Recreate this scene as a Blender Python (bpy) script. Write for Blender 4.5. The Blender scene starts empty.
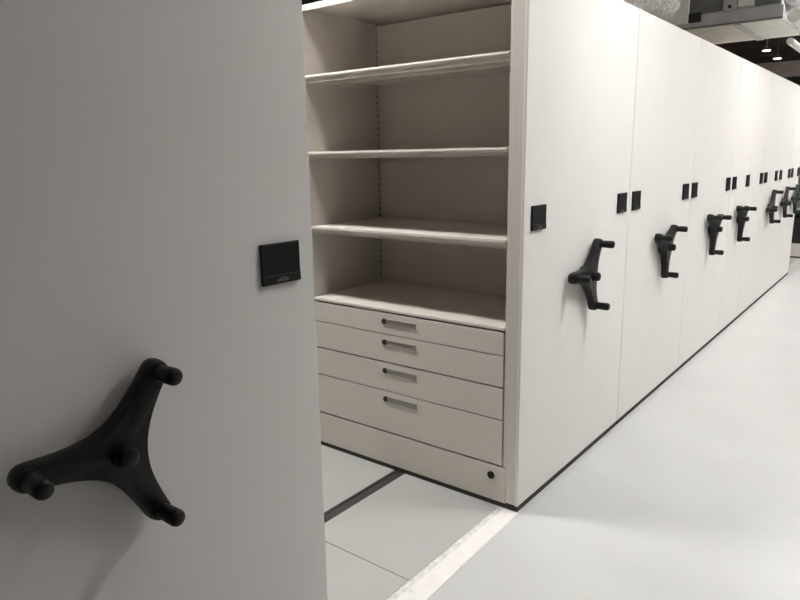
import bpy, bmesh, math, random
from mathutils import Matrix, Vector
random.seed(7)
scene = bpy.context.scene
C = scene.collection

# ------------------------------------------------------------------ camera
YAW, PITCH, ROLL, FPX = math.radians(38.095), math.radians(12.151), math.radians(0.9075), 664.23
CAM = Vector((-2.339, -1.2148, 1.5))
fw = Vector((math.cos(YAW)*math.cos(PITCH), math.sin(YAW)*math.cos(PITCH), -math.sin(PITCH)))
rt = fw.cross(Vector((0, 0, 1))).normalized()
dn = fw.cross(rt)
r2 = rt*math.cos(ROLL) + dn*math.sin(ROLL)
d2 = dn*math.cos(ROLL) - rt*math.sin(ROLL)
cd = bpy.data.cameras.new('camera')
cd.sensor_width = 36.0
cd.lens = FPX/800*36.0
cd.clip_start = 0.02
cam = bpy.data.objects.new('camera', cd)
C.objects.link(cam)
m = Matrix((r2, -d2, -fw)).transposed().to_4x4()
m.translation = CAM
cam.matrix_world = m
scene.camera = cam

# ------------------------------------------------------------------ world, exposure
w = bpy.data.worlds.new('world'); scene.world = w; w.use_nodes = True
w.node_tree.nodes['Background'].inputs[0].default_value = (0.9, 0.95, 1.0, 1)
w.node_tree.nodes['Background'].inputs[1].default_value = 0.0
vs = scene.view_settings
vs.view_transform = 'Standard'; vs.look = 'None'; vs.gamma = 1.0; vs.use_curve_mapping = False
vs.exposure = 0.0
LAMP = 62.0                                   # emission of a full-strength ceiling fixture
# ceiling fixtures: centre x, y, long axis along y
FIXTURES = [(-0.55, 1.45, 1.05), (-0.55, -0.9, .15), (0.85, -1.4, .83), (2.35, -1.6, .44), (3.85, -1.4, .84), (5.4, -0.58, .55), (6.85, -1.4, .90), (8.35, -1.4, .90)]   # x, y, relative brightness

# ------------------------------------------------------------------ materials
def mat(name, col, rough=0.5, metal=0.0, noise=0.0, scale=8.0, bump=0.0, bscale=200.0, emit=None, spec=0.5, stretch=None):
    m = bpy.data.materials.new(name); m.use_nodes = True
    nt = m.node_tree; b = nt.nodes['Principled BSDF']
    b.inputs['Base Color'].default_value = (*col, 1)
    b.inputs['Roughness'].default_value = rough
    b.inputs['Metallic'].default_value = metal
    b.inputs['Specular IOR Level'].default_value = spec
    if emit:
        b.inputs['Emission Color'].default_value = (*emit[0], 1)
        b.inputs['Emission Strength'].default_value = emit[1]
    if noise or bump:
        tc = nt.nodes.new('ShaderNodeTexCoord')
        src = tc.outputs['Object']
        if stretch:
            mp = nt.nodes.new('ShaderNodeMapping'); mp.inputs['Scale'].default_value = stretch
            nt.links.new(src, mp.inputs['Vector']); src = mp.outputs['Vector']
    if noise:
        n = nt.nodes.new('ShaderNodeTexNoise'); n.inputs['Scale'].default_value = scale
        n.inputs['Detail'].default_value = 5
        nt.links.new(src, n.inputs['Vector'])
        r = nt.nodes.new('ShaderNodeValToRGB')
        r.color_ramp.elements[0].position = 0.3; r.color_ramp.elements[1].position = 0.7
        r.color_ramp.elements[0].color = (*[c*(1-noise) for c in col], 1)
        r.color_ramp.elements[1].color = (*[min(1, c*(1+noise)) for c in col], 1)
        nt.links.new(n.outputs['Fac'], r.inputs['Fac'])
        nt.links.new(r.outputs['Color'], b.inputs['Base Color'])
    if bump:
        n2 = nt.nodes.new('ShaderNodeTexNoise'); n2.inputs['Scale'].default_value = bscale
        n2.inputs['Detail'].default_value = 3
        nt.links.new(src, n2.inputs['Vector'])
        bp = nt.nodes.new('ShaderNodeBump'); bp.inputs['Strength'].default_value = bump
        bp.inputs['Distance'].default_value = 0.002
        nt.links.new(n2.outputs['Fac'], bp.inputs['Height'])
        nt.links.new(bp.outputs['Normal'], b.inputs['Normal'])
    return m

M = {}
M['panel'] = mat('white_powder_coat', (0.83, 0.81, 0.79), 0.5, spec=0.3, noise=0.012, scale=3, bump=0.05, bscale=500)
M['steel'] = mat('putty_shelf_paint', (0.70, 0.655, 0.605), 0.4, noise=0.012, scale=3, bump=0.05, bscale=400)
M['black'] = mat('black_plastic', (0.007, 0.007, 0.0075), 0.42, bump=0.1, bscale=300, spec=0.28)
M['greenblack'] = mat('green_black_plastic', (0.008, 0.026, 0.02), 0.42, bump=0.1, bscale=300, spec=0.3)
M['cardblack'] = mat('black_label_frame', (0.008, 0.0085, 0.01), 0.4, spec=0.3)
M['window'] = mat('dark_label_window', (0.008, 0.009, 0.011), 0.3, spec=0.3)
M['mark'] = mat('grey_print', (0.16, 0.16, 0.16), 0.5)
M['dark'] = mat('dark_rubber', (0.03, 0.028, 0.027), 0.7)
M['slot'] = mat('slot_dark', (0.10, 0.09, 0.08), 0.9)
M['gasket'] = mat('grey_gasket', (0.5, 0.48, 0.47), 0.7)
M['pull'] = mat('grey_pull_metal', (0.30, 0.28, 0.255), 0.4, metal=0.3)
M['rail'] = mat('dark_rail_steel', (0.07, 0.068, 0.066), 0.45, metal=0.4, noise=0.25, scale=30)
M['floor'] = mat('grey_floor_paint', (0.56, 0.565, 0.557), 0.30, noise=0.035, scale=2.2, bump=0.25, bscale=40, spec=0.4)
M['deck'] = mat('grey_deck_board', (0.45, 0.455, 0.44), 0.36, noise=0.035, scale=3.0, bump=0.2, bscale=60, spec=0.4)
M['subfloor'] = mat('dark_joint', (0.12, 0.11, 0.10), 0.9)
M['lip'] = mat('chipped_light_paint', (0.72, 0.715, 0.70), 0.4, noise=0.2, scale=26, bump=0.5, bscale=70)
M['wall'] = mat('taupe_wall', (0.17, 0.155, 0.14), 0.8, noise=0.03, scale=4)
M['ceil'] = mat('dark_brown_deck', (0.34, 0.27, 0.245), 0.8, noise=0.3, scale=3)
M['joist'] = mat('brown_joist', (0.22, 0.175, 0.16), 0.8)
M['beam'] = mat('tan_beam', (0.80, 0.70, 0.63), 0.7, noise=0.1, scale=5)
M['galv'] = mat('galvanised_grey', (0.56, 0.56, 0.56), 0.5, metal=0.25, noise=0.12, scale=6)
M['galvl'] = mat('light_grey_metal', (0.75, 0.74, 0.69), 0.5, metal=0.05, noise=0.08, scale=6)
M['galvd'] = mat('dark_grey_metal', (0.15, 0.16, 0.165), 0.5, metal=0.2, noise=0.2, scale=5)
M['foil'] = mat('silver_foil', (0.95, 0.95, 0.94), 0.3, metal=0.1, bump=1.0, bscale=18)
M['pipe'] = mat('white_pipe_wrap', (0.70, 0.67, 0.65), 0.6, noise=0.1, scale=8)
M['housing'] = mat('white_fixture_metal', (0.75, 0.75, 0.75), 0.5)
for q in sorted({f[2] for f in FIXTURES}):
    M['diffuser%g' % q] = mat('lit_diffuser', (0.9, 0.9, 0.9), 0.5, emit=((1.0, 0.985, 0.955), LAMP*q))
M['skirt'] = mat('added_cutoff_skirt', (0.35, 0.35, 0.35), 0.5)
M['bulb'] = mat('lit_bulb', (0.9, 0.9, 0.9), 0.5, emit=((1.0, 0.95, 0.9), 14.0))
M['box'] = mat('black_box_fill', (0.02, 0.016, 0.017), 0.6)

# white threshold: worn paint with small dark chips
def threshold_mat():
    m = bpy.data.materials.new('worn_white_threshold'); m.use_nodes = True
    nt = m.node_tree; b = nt.nodes['Principled BSDF']
    b.inputs['Roughness'].default_value = 0.33
    tc = nt.nodes.new('ShaderNodeTexCoord')
    n = nt.nodes.new('ShaderNodeTexNoise'); n.inputs['Scale'].default_value = 17; n.inputs['Detail'].default_value = 7
    n.inputs['Roughness'].default_value = 0.65
    nt.links.new(tc.outputs['Object'], n.inputs['Vector'])
    r = nt.nodes.new('ShaderNodeValToRGB'); e = r.color_ramp.elements
    e[0].position = 0.31; e[0].color = (0.38, 0.35, 0.32, 1)
    e[1].position = 0.36; e[1].color = (0.83, 0.80, 0.775, 1)
    x = e.new(0.75); x.color = (0.90, 0.885, 0.87, 1)
    nt.links.new(n.outputs['Fac'], r.inputs['Fac'])
    nt.links.new(r.outputs['Color'], b.inputs['Base Color'])
    bp = nt.nodes.new('ShaderNodeBump'); bp.inputs['Strength'].default_value = 0.3; bp.inputs['Distance'].default_value = 0.003
    nt.links.new(n.outputs['Fac'], bp.inputs['Height']); nt.links.new(bp.outputs['Normal'], b.inputs['Normal'])
    return m
M['threshold'] = threshold_mat()

# ------------------------------------------------------------------ helpers
def bx(bm, x0, x1, y0, y1, z0, z1, bev=0.0, seg=2):
    r = bmesh.ops.create_cube(bm, size=1.0)
    vs_ = r['verts']
    for v in vs_:
        v.co = Vector((x0+(v.co.x+.5)*(x1-x0), y0+(v.co.y+.5)*(y1-y0), z0+(v.co.z+.5)*(z1-z0)))
    if bev:
        es = {e for v in vs_ for e in v.link_edges}
        bmesh.ops.bevel(bm, geom=list(es), offset=bev, segments=seg, affect='EDGES', profile=0.5)
    return bm

def lathe(bm, prof, origin, axis='-y', n=24):
    """prof = [(radius, distance along axis)]; closed at ends where radius 0"""
    o = Vector(origin); rings = []
    def P(r, h, a):
        c, s = r*math.cos(a), r*math.sin(a)
        if axis == '-y': return o + Vector((c, -h, s))
        if axis == 'z': return o + Vector((c, s, h))
        if axis == '-x': return o + Vector((-h, c, s))
    for r, h in prof:
        if r < 1e-6: rings.append([bm.verts.new(P(0, h, 0))])
        else: rings.append([bm.verts.new(P(r, h, 2*math.pi*k/n)) for k in range(n)])
    for a, b in zip(rings, rings[1:]):
        for k in range(n):
            k2 = (k+1) % n
            if len(a) == 1 and len(b) == 1: continue
            if len(a) == 1: bm.faces.new((a[0], b[k], b[k2]))
            elif len(b) == 1: bm.faces.new((a[k], a[k2], b[0]))
            else: bm.faces.new((a[k], a[k2], b[k2], b[k]))
    bmesh.ops.recalc_face_normals(bm, faces=bm.faces[:])
    return bm

def tube(bm, pts, rad, n=16):
    pts = [Vector(p) for p in pts]; rings = []
    up = Vector((0.13, 0.27, 0.95)).normalized()
    for i, p in enumerate(pts):
        t = (pts[min(i+1, len(pts)-1)] - pts[max(i-1, 0)]).normalized()
        a = t.cross(up).normalized(); b = t.cross(a)
        rr = rad(i) if callable(rad) else rad
        rings.append([bm.verts.new(p + (a*math.cos(2*math.pi*k/n) + b*math.sin(2*math.pi*k/n))*rr) for k in range(n)])
    for a, b in zip(rings, rings[1:]):
        for k in range(n): bm.faces.new((a[k], a[(k+1) % n], b[(k+1) % n], b[k]))
    bm.faces.new(rings[0]); bm.faces.new(rings[-1])
    bmesh.ops.recalc_face_normals(bm, faces=bm.faces[:])
    return bm

def mesh(name, bm, material, smooth=False):
    me = bpy.data.meshes.new(name); bm.to_mesh(me); bm.free()
    me.materials.append(M[material])
    if smooth:
        for p in me.polygons: p.use_smooth = True
        try: me.set_sharp_from_angle(angle=math.radians(35))
        except Exception: pass
    return me

def link(name, me, parent=None, loc=(0, 0, 0)):
    o = bpy.data.objects.new(name, me); C.objects.link(o); o.location = loc
    if parent: o.parent = parent
    return o

def obj(name, bm, material, parent=None, loc=(0, 0, 0), smooth=False):
    return link(name, mesh(name, bm, material, smooth), parent, loc)

def B(*a, **k): return bx(bmesh.new(), *a, **k)

def thing(name, label, cat, loc=(0, 0, 0), group=None):
    o = link(name, None, None, loc); o['label'] = label; o['category'] = cat
    if group: o['group'] = group
    return o

def tag(o, label, cat, group=None):
    o['label'] = label; o['category'] = cat
    if group: o['group'] = group
    return o

def struct(o, label=None, cat=None):
    o['kind'] = 'structure'
    if label: o['label'] = label
    if cat: o['category'] = cat
    return o

# ------------------------------------------------------------------ room
X0, X1, Y0, Y1, ZC = -5.0, 14.0, -2.7, 5.6, 3.35
fl = bmesh.new()
bx(fl, X0, X1, Y0, -0.024, -0.12, 0.0)
bx(fl, X0, X1, -0.024, Y1, -0.12, -0.010)
floor = struct(obj('floor', fl, 'floor'), 'light grey painted floor of the aisle', 'floor')
# joints read dark: sheet below the deck boards
obj('joint_bed', B(X0+.01, X1-.01, 0.07, Y1-.01, -0.012, -0.008), 'subfloor', floor)
cache = {}
def deck_board(x0, x1, y0, y1):
    k = (round(x1-x0, 3), round(y1-y0, 3))
    if k not in cache: cache[k] = mesh('floor_panel', B(0, k[0], 0, k[1], -0.0075, 0.0, bev=0.001, seg=1), 'deck')
    link('floor_panel', cache[k], floor, (x0, y0, 0))
xs = [-0.645 + 1.22*k for k in range(-3, 12)]
for a, b in zip(xs, xs[1:]):
    deck_board(a+.0015, b-.0015, 0.0935, 0.6105)
    deck_board(a+.0015, b-.0015, 0.6715, 2.400)
    deck_board(a+.0015, b-.0015, 2.4615, 4.0)
for y in (0.611, 2.4005):
    r = bmesh.new()
    bx(r, -4.3, 13.2, y, y+.0125, -.0075, .0005); bx(r, -4.3, 13.2, y+.0475, y+.06, -.0075, .0005)
    bx(r, -4.3, 13.2, y+.0125, y+.0475, -.0075, -.003)
    tag(obj('floor_rail', r, 'rail'), 'dark steel rail sunk in the floor, crossing the gap below the drawers' if y < 1 else
        'dark steel rail sunk in the floor deep behind the large shaded panel', 'rail', None)
# threshold strip along the row (white) and its chipped inner lip
struct(obj('trim_2', B(-4.3, 13.2, -0.0235, 0.0925, -0.0095, 0.0, bev=0.0008, seg=1), 'floor'))
th = bmesh.new(); rnd = random.Random(3); n = 140
def strip(bm, f0, f1, z0, z1):
    pv = None
    for i in range(n+1):
        x = -1.3 + 1.298*i/n
        a_, b_ = f0(x), f1(x)
        c = [bm.verts.new(p) for p in ((x, a_, z0), (x, a_, z1), (x, b_, z1), (x, b_, z0))]
        if pv:
            for k in range(4): bm.faces.new((pv[k], pv[(k+1) % 4], c[(k+1) % 4], c[k]))
        else: bm.faces.new(c)
        pv = c
    bm.faces.new(pv)
    bmesh.ops.recalc_face_normals(bm, faces=bm.faces[:])
strip(th, lambda x: -.023 + .018*max(0, min(1, (x+.72)/.72)) + rnd.uniform(-.0005, .0008), lambda x: .0645 + rnd.uniform(-.001, .001), -.001, .0016)
t1 = struct(obj('trim_1', th, 'threshold'), 'worn white threshold strip along the floor edge of the gap', 'threshold')
li = bmesh.new()
strip(li, lambda x: .0665, lambda x: .0860 + rnd.uniform(-.007, .006), -.001, .0009)
obj('inner_lip', li, 'lip', t1)

struct(obj('wall_back', B(X0, X1, Y1, Y1+.1, -.12, ZC), 'wall'))
struct(obj('wall_right', B(X0, X1, Y0-.1, Y0, -.12, ZC), 'wall'))
struct(obj('wall_far', B(X1, X1+.1, Y0, Y1, -.12, ZC), 'wall'))
struct(obj('wall_near', B(X0-.1, X0, Y0, Y1, -.12, ZC), 'wall'))
ceil = struct(obj('ceiling', B(X0, X1, Y0, Y1, ZC, ZC+.1), 'ceil'), 'dark brown exposed ceiling deck above the shelving', 'ceiling')
jm = mesh('joist', B(-.03, .03, Y0+.01, Y1-.01, ZC-.16, ZC), 'joist')
for k in range(15): link('joist', jm, ceil, (-4.35 + 1.25*k, 0, 0))
for yy in (-2.0, 0.5, 3.0): obj('beam_hanger', B(11.10, 11.15, yy, yy+.05, 2.97, ZC), 'joist', ceil)
obj('cross_beam', B(11.0, 11.25, Y0+.01, Y1-.01, 2.74, 2.98), 'beam', ceil)

# ------------------------------------------------------------------ carriages
Lc, ZT, ZB = 3.4, 2.20, 0.026
# label plate (origin at plate centre on the panel face, front towards -y)
def card_meshes():
    f = bmesh.new()
    w_, h_, t = .0605, .0495, .0085
    bx(f, -w_, w_, -t, 0, h_-.006, h_, bev=.0015); bx(f, -w_, w_, -t-.002, 0, -h_, -h_+.022, bev=.002)
    bx(f, -w_, -w_+.006, -t, 0, -h_, h_, bev=.0015); bx(f, w_-.006, w_, -t, 0, -h_, h_, bev=.0015)
    win = B(-w_+.004, w_-.004, -.0075, 0, -h_+.01, h_-.004)
    mk = bmesh.new()          # small grey maker's mark, unreadable in the photo: low arc over a row of strokes
    for k in range(9): bx(mk, -.018+.0042*k, -.0155+.0042*k, -t-.0026, -t-.0018, -h_+.006, -h_+.0105)
    for k in range(7):
        a = -.012+.004*k; bx(mk, a, a+.004, -t-.0026, -t-.0018, -h_+.0135-abs(k-3)*.0007, -h_+.0155-abs(k-3)*.0007)
    return mesh('card_frame', f, 'cardblack'), mesh('label_window', win, 'window'), mesh('maker_mark', mk, 'mark')
CARD = card_meshes()
def card(parent, x, z):
    c = link('label_holder', CARD[0], parent, (x, 0, z))
    link('label_window', CARD[1], c); link('maker_mark', CARD[2], c)

# three-armed handle, unrotated: arms at 0, 120, 240 degrees in xz, front towards -y
ARM = 0.169
def spider_bm():
    def arm_pt(k, s, wv):
        a = 2*math.pi*k/3; d = Vector((math.cos(a), math.sin(a))); nrm = Vector((-d.y, d.x))
        return d*s + nrm*wv
    out = []
    for k in range(3):
        # round tip, from the right side to the left side of the arm
        for j in range(9):
            t = -math.pi/2 + math.pi*j/8
            out.append((arm_pt(k, ARM + .025*math.cos(t), .025*math.sin(t)), 1.0))
        # flank: tip -> hub fillet -> next arm
        p0 = arm_pt(k, ARM-.012, .0255); p3 = arm_pt(k+1, ARM-.012, -.0255)
        q0 = arm_pt(k, .037, .029); q3 = arm_pt(k+1, .037, -.029)
        bis = 2*math.pi*(k+.5)/3
        for j in range(1, 14):
            t = j/14
            p = p0*(1-t)**3 + q0*3*t*(1-t)**2 + q3*3*t*t*(1-t) + p3*t**3
            out.append((p, 1.0))
    bm = bmesh.new(); N = len(out)
    # y (towards viewer), outward inset for a rounded section; hub region swells forward
    layers = [(-.016, .86), (-.020, .97), (-.030, 1.0), (-.042, .98), (-.050, .86)]
    rings = []
    for y, s in layers:
        ring = []
        for i, (p, _) in enumerate(out):
            a, b = out[i-1][0], out[(i+1) % N][0]
            t = (b-a).normalized(); nrm = Vector((t.y, -t.x))
            q = p - nrm*(1-s)*.028
            ring.append(bm.verts.new((q.x, y - .010*math.exp(-(p.length/.075)**2)*(1 if y < -.03 else -.3), q.y)))
        rings.append(ring)
    for a, b in zip(rings, rings[1:]):
        for i in range(N): bm.faces.new((a[i], a[(i+1) % N], b[(i+1) % N], b[i]))
    for ring, y in ((rings[0], -.016), (rings[-1], -.058)):
        c = bm.verts.new((0, y, 0))
        # inner ring keeps the long triangles from crossing the fillets
        inner = [bm.verts.new((v.co.x*.5, (v.co.y+y)/2, v.co.z*.5)) for v in ring]
        for i in range(N):
            j = (i+1) % N
            bm.faces.new((ring[i], ring[j], inner[j], inner[i])); bm.faces.new((inner[i], inner[j], c))
    bmesh.ops.recalc_face_normals(bm, faces=bm.faces[:])
    return bm
def grip_bm():
    return lathe(bmesh.new(), [(0, .028), (.022, .028), (.0225, .050), (.0205, .054), (.0165, .0555), (.0165, .060), (.0172, .074), (.0178, .090),
                               (.0178, .104), (.0163, .109), (.012, .1125), (0, .1135)], (0, 0, 0), '-y', 20)
def hub_bm():
    return lathe(bmesh.new(), [(0, .045), (.0245, .045), (.0245, .062), (.0230, .0655), (.0205, .066), (.0200, .081), (.0185, .086), (.012, .0895), (0, .090)], (0, 0, 0), '-y', 24)
def spindle_bm():
    return lathe(bmesh.new(), [(0, -.004), (.040, -.004), (.040, .006), (.030, .010), (.027, .028), (0, .030)], (0, 0, 0), '-y', 24)
HW = {}
def handwheel(parent, x, z, deg, mt='black'):
    if mt not in HW:
        HW[mt] = [mesh('handwheel', spider_bm(), mt, True), mesh('grip', grip_bm(), mt, True), mesh('hub_cap', hub_bm(), mt, True), mesh('spindle', spindle_bm(), mt, True)]
    me = HW[mt]
    h = link('handwheel', me[0], parent, (x, 0, z)); h.rotation_euler = (0, -math.radians(deg), 0)
    for k in range(3):
        a = 2*math.pi*k/3
        link('grip', me[1], h, (ARM*math.cos(a), 0, ARM*math.sin(a)))
    link('hub_cap', me[2], h); link('spindle', me[3], h)

# shelf tray with turned-down lips; s=+1: opening towards -x at x=0, inward +x; depth d
def shelf_mesh(d, ln, s):
    bm = bmesh.new()
    def b_(x0, x1, y0, y1, z0, z1, bev=0):
        a, c = sorted((x0*s, x1*s)); bx(bm, a, c, y0, y1, z0, z1, bev)
    b_(.001, d-.012, .001, ln-.001, -.006, 0)
    b_(0, .018, 0, ln, -.0165, .0005, .0065)
    b_(.010, .014, 0, ln, -.034, -.012)
    b_(d-.016, d-.010, .001, ln-.001, -.036, 0)
    b_(.016, d-.02, .001, .012, -.030, -.005); b_(.016, d-.02, ln-.012, ln-.001, -.030, -.005)
    b_(.30, .36, .02, ln-.02, -.014, -.005)
    return mesh('shelf', bm, 'steel')
SH = {}
BAYS = [(0.077, 1.188), (1.215, 2.285), (2.320, 3.370)]
SHELF_Z = [1.886, 1.531, 1.168]
SLOT = {}
def open_side(t, W, s, drawers, zs=SHELF_Z, nb=3, low=(.806, .46, .20)):
    """shelves, dividers and slots on one face. s=+1 opening at x=0 (faces -x), s=-1 opening at x=W"""
    ox = 0 if s > 0 else W
    D = min(.565, W/2-.02)
    def xs_(a, b): return tuple(sorted((ox+s*a, ox+s*b)))
    for i, (y0, y1) in enumerate(BAYS[:nb]):
        k = (round(y1-y0, 3), s, round(D, 3))
        if k not in SH: SH[k] = shelf_mesh(D, k[0]-.004, s)
        zz = zs + ([] if (drawers and i == 0) else list(low))
        for z in zz: link('shelf', SH[k], t, (ox+s*.001, y0+.002, z))
        # divider behind this bay
        a, b = xs_(.004, D)
        obj('divider_panel', B(a, b, y1, y1+.035 if i < nb-1 else y1+.028, .187, 2.189, bev=.002), 'steel', t)
        ks = (s,)
        if ks not in SLOT:
            sb = bmesh.new(); z = .85
            while z < 2.12:
                bx(sb, -.004, .004, -.0008, .0004, z-.005, z+.005); z += .0335
            SLOT[ks] = mesh('upright_slots', sb, 'slot')
        if i == 0:
            o = link('upright_slots', SLOT[ks], t, (ox+s*(D-.012), y1, 0)); o['kind'] = 'stuff'
    # inside face of the end bay
    a, b = xs_(.046, D)
    obj('divider_panel', B(a, b, .0165, .070, .187, 2.189), 'steel', t)
    a, b = xs_(.003, .045)
    obj('upright', B(a, b, .0165, .0585, ZB+.002, ZT-.002, bev=.002), 'steel', t)
    a, b = xs_(.006, .045)
    obj('upright_flange', B(a, b, .0592, .076, .187, ZT-.002, bev=.002), 'steel', t)

def carriage(x0, x1, label, wheel=None, cards=(), faces=(), drawers=False, wm='black', low=(.806, .46, .20), gasket=True):
    W = x1-x0
    t = thing('mobile_shelving_carriage', label, 'shelving', (x0, 0, 0), 'carriages in the row of mobile shelving')
    obj('end_panel', B(0, W, 0, .016, ZB, ZT, bev=.004, seg=3), 'panel', t)
    if gasket: obj('edge_gasket', B(W+.0005, W+.0075, .006, .015, ZB, ZT-.004), 'gasket', t)
    obj('base', B(.002, W-.002, .0595 if faces else .0165, Lc, .0225, .186, bev=.002), 'steel', t)
    obj('chassis', B(.004, W-.004, .002, Lc-.02, .0008, .022), 'dark', t)
    cx = W/2
    obj('back_panel', B(cx-.018, cx+.018, .0165, Lc-.005, .187, 2.183), 'steel', t)
    tp = B(.001, W-.001, .0165, Lc, 2.190, ZT-.001, bev=.003)
    for xa in (.001, W-.017): bx(tp, xa, xa+.016, .0165, Lc, 2.170, 2.197, bev=.003)
    obj('top_panel', tp, 'steel', t)
    for s in (1, -1):
        if s in faces: open_side(t, W, s, drawers and s > 0, low=low)
    for cxp in cards: card(t, cxp-x0, 1.2535)
    if wheel is not None: handwheel(t, wheel[0]-x0, .948, wheel[1], wm)
    return t

carriage(-2.316, -1.146, 'large shaded white shelving carriage in the left foreground, its black handle nearest the camera', (-1.735, 55.6), (-1.262,), (-1,), gasket=False)
c1 = carriage(0, 1.172, 'white shelving carriage with open shelves and four drawers facing the gap', (.586, 55.6), (.118, 1.057), (1,), True)
carriage(1.180, 2.342, 'closed white carriage touching the one with the drawers, on its right', (1.76, 35), (1.270, 2.205))
carriage(2.350, 3.486, 'second closed white carriage to the right of the one with the drawers', (2.917, 26), (2.415, 3.375))
carriage(3.494, 4.190, 'third closed white carriage right of the drawers, below the grey ceiling unit', (3.84, 26), (3.590, 4.100))
carriage(4.198, 4.790, 'narrow white shelving section with one label plate and no handle', None, (4.700,))
carriage(4.798, 5.590, 'white carriage just beyond the narrow section that has no handle', (5.195, 63), (4.912, 5.478))
carriage(5.598, 6.390, 'white carriage second beyond the narrow section that has no handle', (5.995, 60), (5.742, 6.290))
carriage(6.398, 7.05, 'white carriage with greenish handle, last one before the far gap', (6.70, 55.6), (6.502, 6.96), (-1,), wm='greenblack', gasket=False)
carriage(8.55, 9.72, 'farthest white carriage beyond the second gap, dark boxes on its lowest shelf', (9.13, 40), (8.67, 9.6), (1,), low=(.70, .20), gasket=False)

# drawers of the carriage with the open bay
dz = [(.6865, .7845), (.5490, .6820), (.4035, .5415), (.1945, .3985)]
for z0, z1 in dz:
    d = bmesh.new()
    bx(d, .001, .020, .0805, 1.178, z0, z1, bev=.0015)
    d_ = obj('drawer', d, 'steel', c1)
    tray = bmesh.new(); bx(tray, .0205, .50, .10, 1.16, z0+.014, z1-.016)
    obj('drawer_tray', tray, 'steel', d_)
    zc = z1-.038
    p = bmesh.new()
    bx(p, -.0025, .0015, .530, .705, zc-.012, zc+.012, bev=.002)
    bx(p, -.0045, -.002, .530, .705, zc+.008, zc+.012, bev=.001)
    bx(p, -.004, -.002, .530, .705, zc-.012, zc-.0095, bev=.001)
    pl = obj('drawer_pull', p, 'pull', d_); pl['label'] = 'grey label-holder pull'
    lk = lathe(bmesh.new(), [(0, -.002), (.0135, -.002), (.0135, .004), (.011, .0055), (0, .0055)], (0, .716, zc), '-x', 16)
    obj('drawer_lock', lk, 'dark', d_)
obj('base_lock', lathe(bmesh.new(), [(0, -.004), (.017, -.004), (.017, .004), (.014, .007), (.007, .007), (.006, .003), (0, .003)], (.002, .131, .138), '-x', 20), 'black', c1)['label'] = 'black round lock on base'

# counter sheet over the drawers, and a dark sheet painting the shade behind their joints
ct = bmesh.new(); bx(ct, .001, .565, .0775, 1.1795, .7925, .8080, bev=.004)
obj('drawer_top', ct, 'steel', c1)
obj('cavity_shade', B(.53, .556, .0775, 1.1795, .187, .792), 'dark', c1)

# black boxes standing in for a dark patch low on the farthest carriage
for k, (y0, y1, h) in enumerate([(.10, .30, .36), (.315, .50, .33), (.515, .72, .36), (.735, .95, .30)]):
    b = bmesh.new(); bx(b, 0, .34, y0, y1, .2008, .2008+h, bev=.004)
    names = ['nearest the end panel', 'second from the end panel', 'third from the end panel', 'deepest and lowest of four']
    bo = thing('patch_box', 'black box standing in for a dark patch on lowest shelf of farthest carriage, '+names[k], 'box', (8.62, 0, 0), 'black boxes on the farthest shelf')
    obj('box_body', b, 'box', bo)
    obj('box_lid', B(-.004, .344, y0-.004, y1+.004, .2008+h-.05, .2008+h+.003, bev=.002), 'box', bo)

# ------------------------------------------------------------------ ceiling services
ux, uy0, uy1, uz = 3.80, -.20, 1.9, 2.50
u = thing('air_handling_unit', 'grey sheet metal air unit hung under the ceiling above the carriages', 'air unit', (0, 0, uz))
obj('body', B(ux+.03, ux+1.0, uy0+.02, uy1, .012, .62, bev=.004), 'galv', u)
obj('underside_panel', B(ux+.03, ux+.98, uy0+.01, uy1, 0, .012), 'galvl', u)
obj('bottom_rail', B(ux, ux+.03, uy0, uy1, .012, .10, bev=.003), 'galv', u)
obj('bottom_rail', B(ux-.03, ux, uy0, uy1, .0, .012, bev=.002), 'galvd', u)
obj('access_panel', B(ux+.012, ux+.031, .02, .13, .13, .60, bev=.003), 'galvl', u)
ap = obj('access_panel', B(ux+.012, ux+.031, .14, .235, .11, .60, bev=.003), 'galv', u)
obj('knob', lathe(bmesh.new(), [(0, -.001), (.014, -.001), (.014, .012), (0, .012)], (ux+.012, .19, .14), '-x', 16), 'dark', ap)
obj('dark_face_panel', B(ux+.015, ux+.031, .25, .62, .12, .60, bev=.003), 'galvd', u)  # flat slab, the recess's shade is put into its dark colour
obj('dark_notch', B(ux-.006, ux+.002, .40, .50, .05, .125, bev=.002), 'dark', u)  # raised block, the notch's shade is put into its dark colour
obj('dark_face_panel', B(ux+.015, ux+.031, -.17, .01, .12, .60, bev=.003), 'galvd', u)
obj('hanger_strap', B(ux+.02, ux+1.0, .10, .16, -.006, .0), 'galv', u)
for yy in (-.1, 1.6): obj('hanger_rod', lathe(bmesh.new(), [(0, .60), (.006, .60), (.006, ZC-uz+.002), (0, ZC-uz+.002)], (ux+.5, yy, 0), 'z', 8), 'galv', u)
obj('duct_collar', B(ux-.012, ux+.014, .50, .80, .05, .36, bev=.004), 'galvl', u)
obj('blower_housing', tube(bmesh.new(), [(ux+.10, uy0-.035, .17), (ux+.40, uy0-.035, .17)], .055, 28), 'galv', u, smooth=True)

# silver flexible duct leading into the unit
fb = bmesh.new(); pts = []
for i in range(180):
    t = i/179
    pts.append((3.68 - 1.05*t, .64 + .25*t + .05*math.sin(5*t), 2.70 + .03*math.sin(7*t)))
rr = random.Random(5)
wob = [rr.uniform(-.006, .006) for _ in pts]
tube(fb, pts, lambda i: .125 + .012*math.sin(i*math.pi/2.5) + wob[i], 40)
for v in fb.verts: v.co += Vector((rr.uniform(-.009, .009), rr.uniform(-.009, .009), rr.uniform(-.010, .010)))
fd = tag(obj('flexible_duct', fb, 'foil', smooth=False), 'crinkled silver foil flexible duct left of the grey ceiling unit', 'duct')
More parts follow.
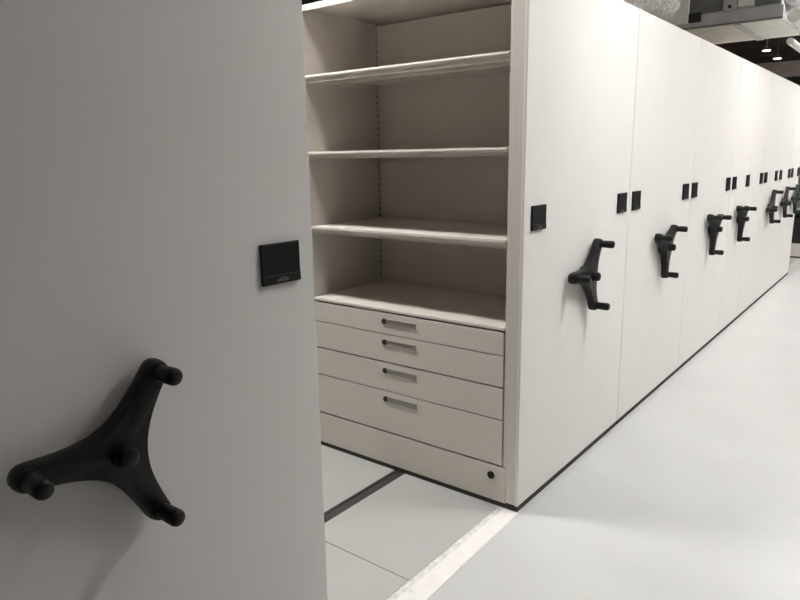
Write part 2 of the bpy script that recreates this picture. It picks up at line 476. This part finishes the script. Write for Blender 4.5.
# pipes
pb = bmesh.new(); tube(pb, [(2.55, 1.02, 2.68), (2.4, 1.5, 2.67), (2.2, 2.5, 2.66), (2.2, Y1-.01, 2.66)], .07, 16)
tag(obj('duct_pipe', pb, 'beam', smooth=True), 'tan pipe running back under the ceiling from the foil duct', 'pipe')
pb = bmesh.new(); tube(pb, [(3.86, -.265, 2.52), (13.9, -.265, 2.52)], .05, 20)
tag(obj('insulated_pipe', pb, 'pipe', smooth=True), 'white wrapped pipe running past the right end of the grey ceiling unit', 'pipe')
pb = bmesh.new(); tube(pb, [(4.86, -.10, 2.47), (13.9, -.10, 2.47)], .03, 16)
tag(obj('conduit', pb, 'pipe', smooth=True), 'thin white pipe running away below the wrapped pipe', 'pipe')

# fixtures
fx_lab = ['long white ceiling light above the gap between the two nearest carriages', 'dimmer ceiling light over the aisle, in line with the gap before the open shelves', 'long white ceiling light over the aisle beside the handle of the open-shelf carriage',
          'long white ceiling light over the aisle by the closed carriage touching the drawers', 'long white ceiling light over the aisle beside the air unit',
          'long lit ceiling light at the top right edge, beyond the air unit', 'long white ceiling light over the aisle at the greenish handle', 'long white ceiling light over the aisle at the far gap']
for (x, y, q), lab in zip(FIXTURES, fx_lab):
    t = thing('ceiling_light', lab, 'light', (x, y, 3.12), 'aisle ceiling lights')
    hb = bmesh.new(); bx(hb, -.16, .16, -.62, .62, .012, .07, bev=.004)
    obj('light_housing', hb, 'housing', t)
    obj('diffuser', B(-.145, .145, -.605, .605, 0, .013, bev=.003), 'diffuser%g' % q, t)
    for sx in (-1, 1): obj('cutoff_skirt', B(min(sx*.147, sx*.160), max(sx*.147, sx*.160), -.62, .62, -.085, .012, bev=.002), 'skirt', t)  # unseen skirts, added to cut off the low sideways light
    for yy in (-.45, .45):
        obj('hanger_rod', lathe(bmesh.new(), [(0, .068), (.005, .068), (.005, ZC-3.12+.002), (0, ZC-3.12+.002)], (0, yy, 0), 'z', 8), 'galv', t)
for x, y, lab in [(10.2, 1.05, 'small round lamp under the dark ceiling, left of two'), (11.4, 1.08, 'small round lamp under the dark ceiling, right of two')]:
    t = thing('round_lamp', lab, 'light', (x, y, 3.08), 'small round ceiling lamps')
    obj('lamp_shade', lathe(bmesh.new(), [(.07, 0), (.055, .02), (.025, .05), (.01, .07), (.01, ZC-3.08+.002), (0, ZC-3.08+.002)], (0, 0, 0), 'z', 20), 'housing', t)
    obj('bulb', lathe(bmesh.new(), [(0, -.010), (.045, -.007), (.06, .004), (0, .004)], (0, 0, 0), 'z', 20), 'bulb', t)
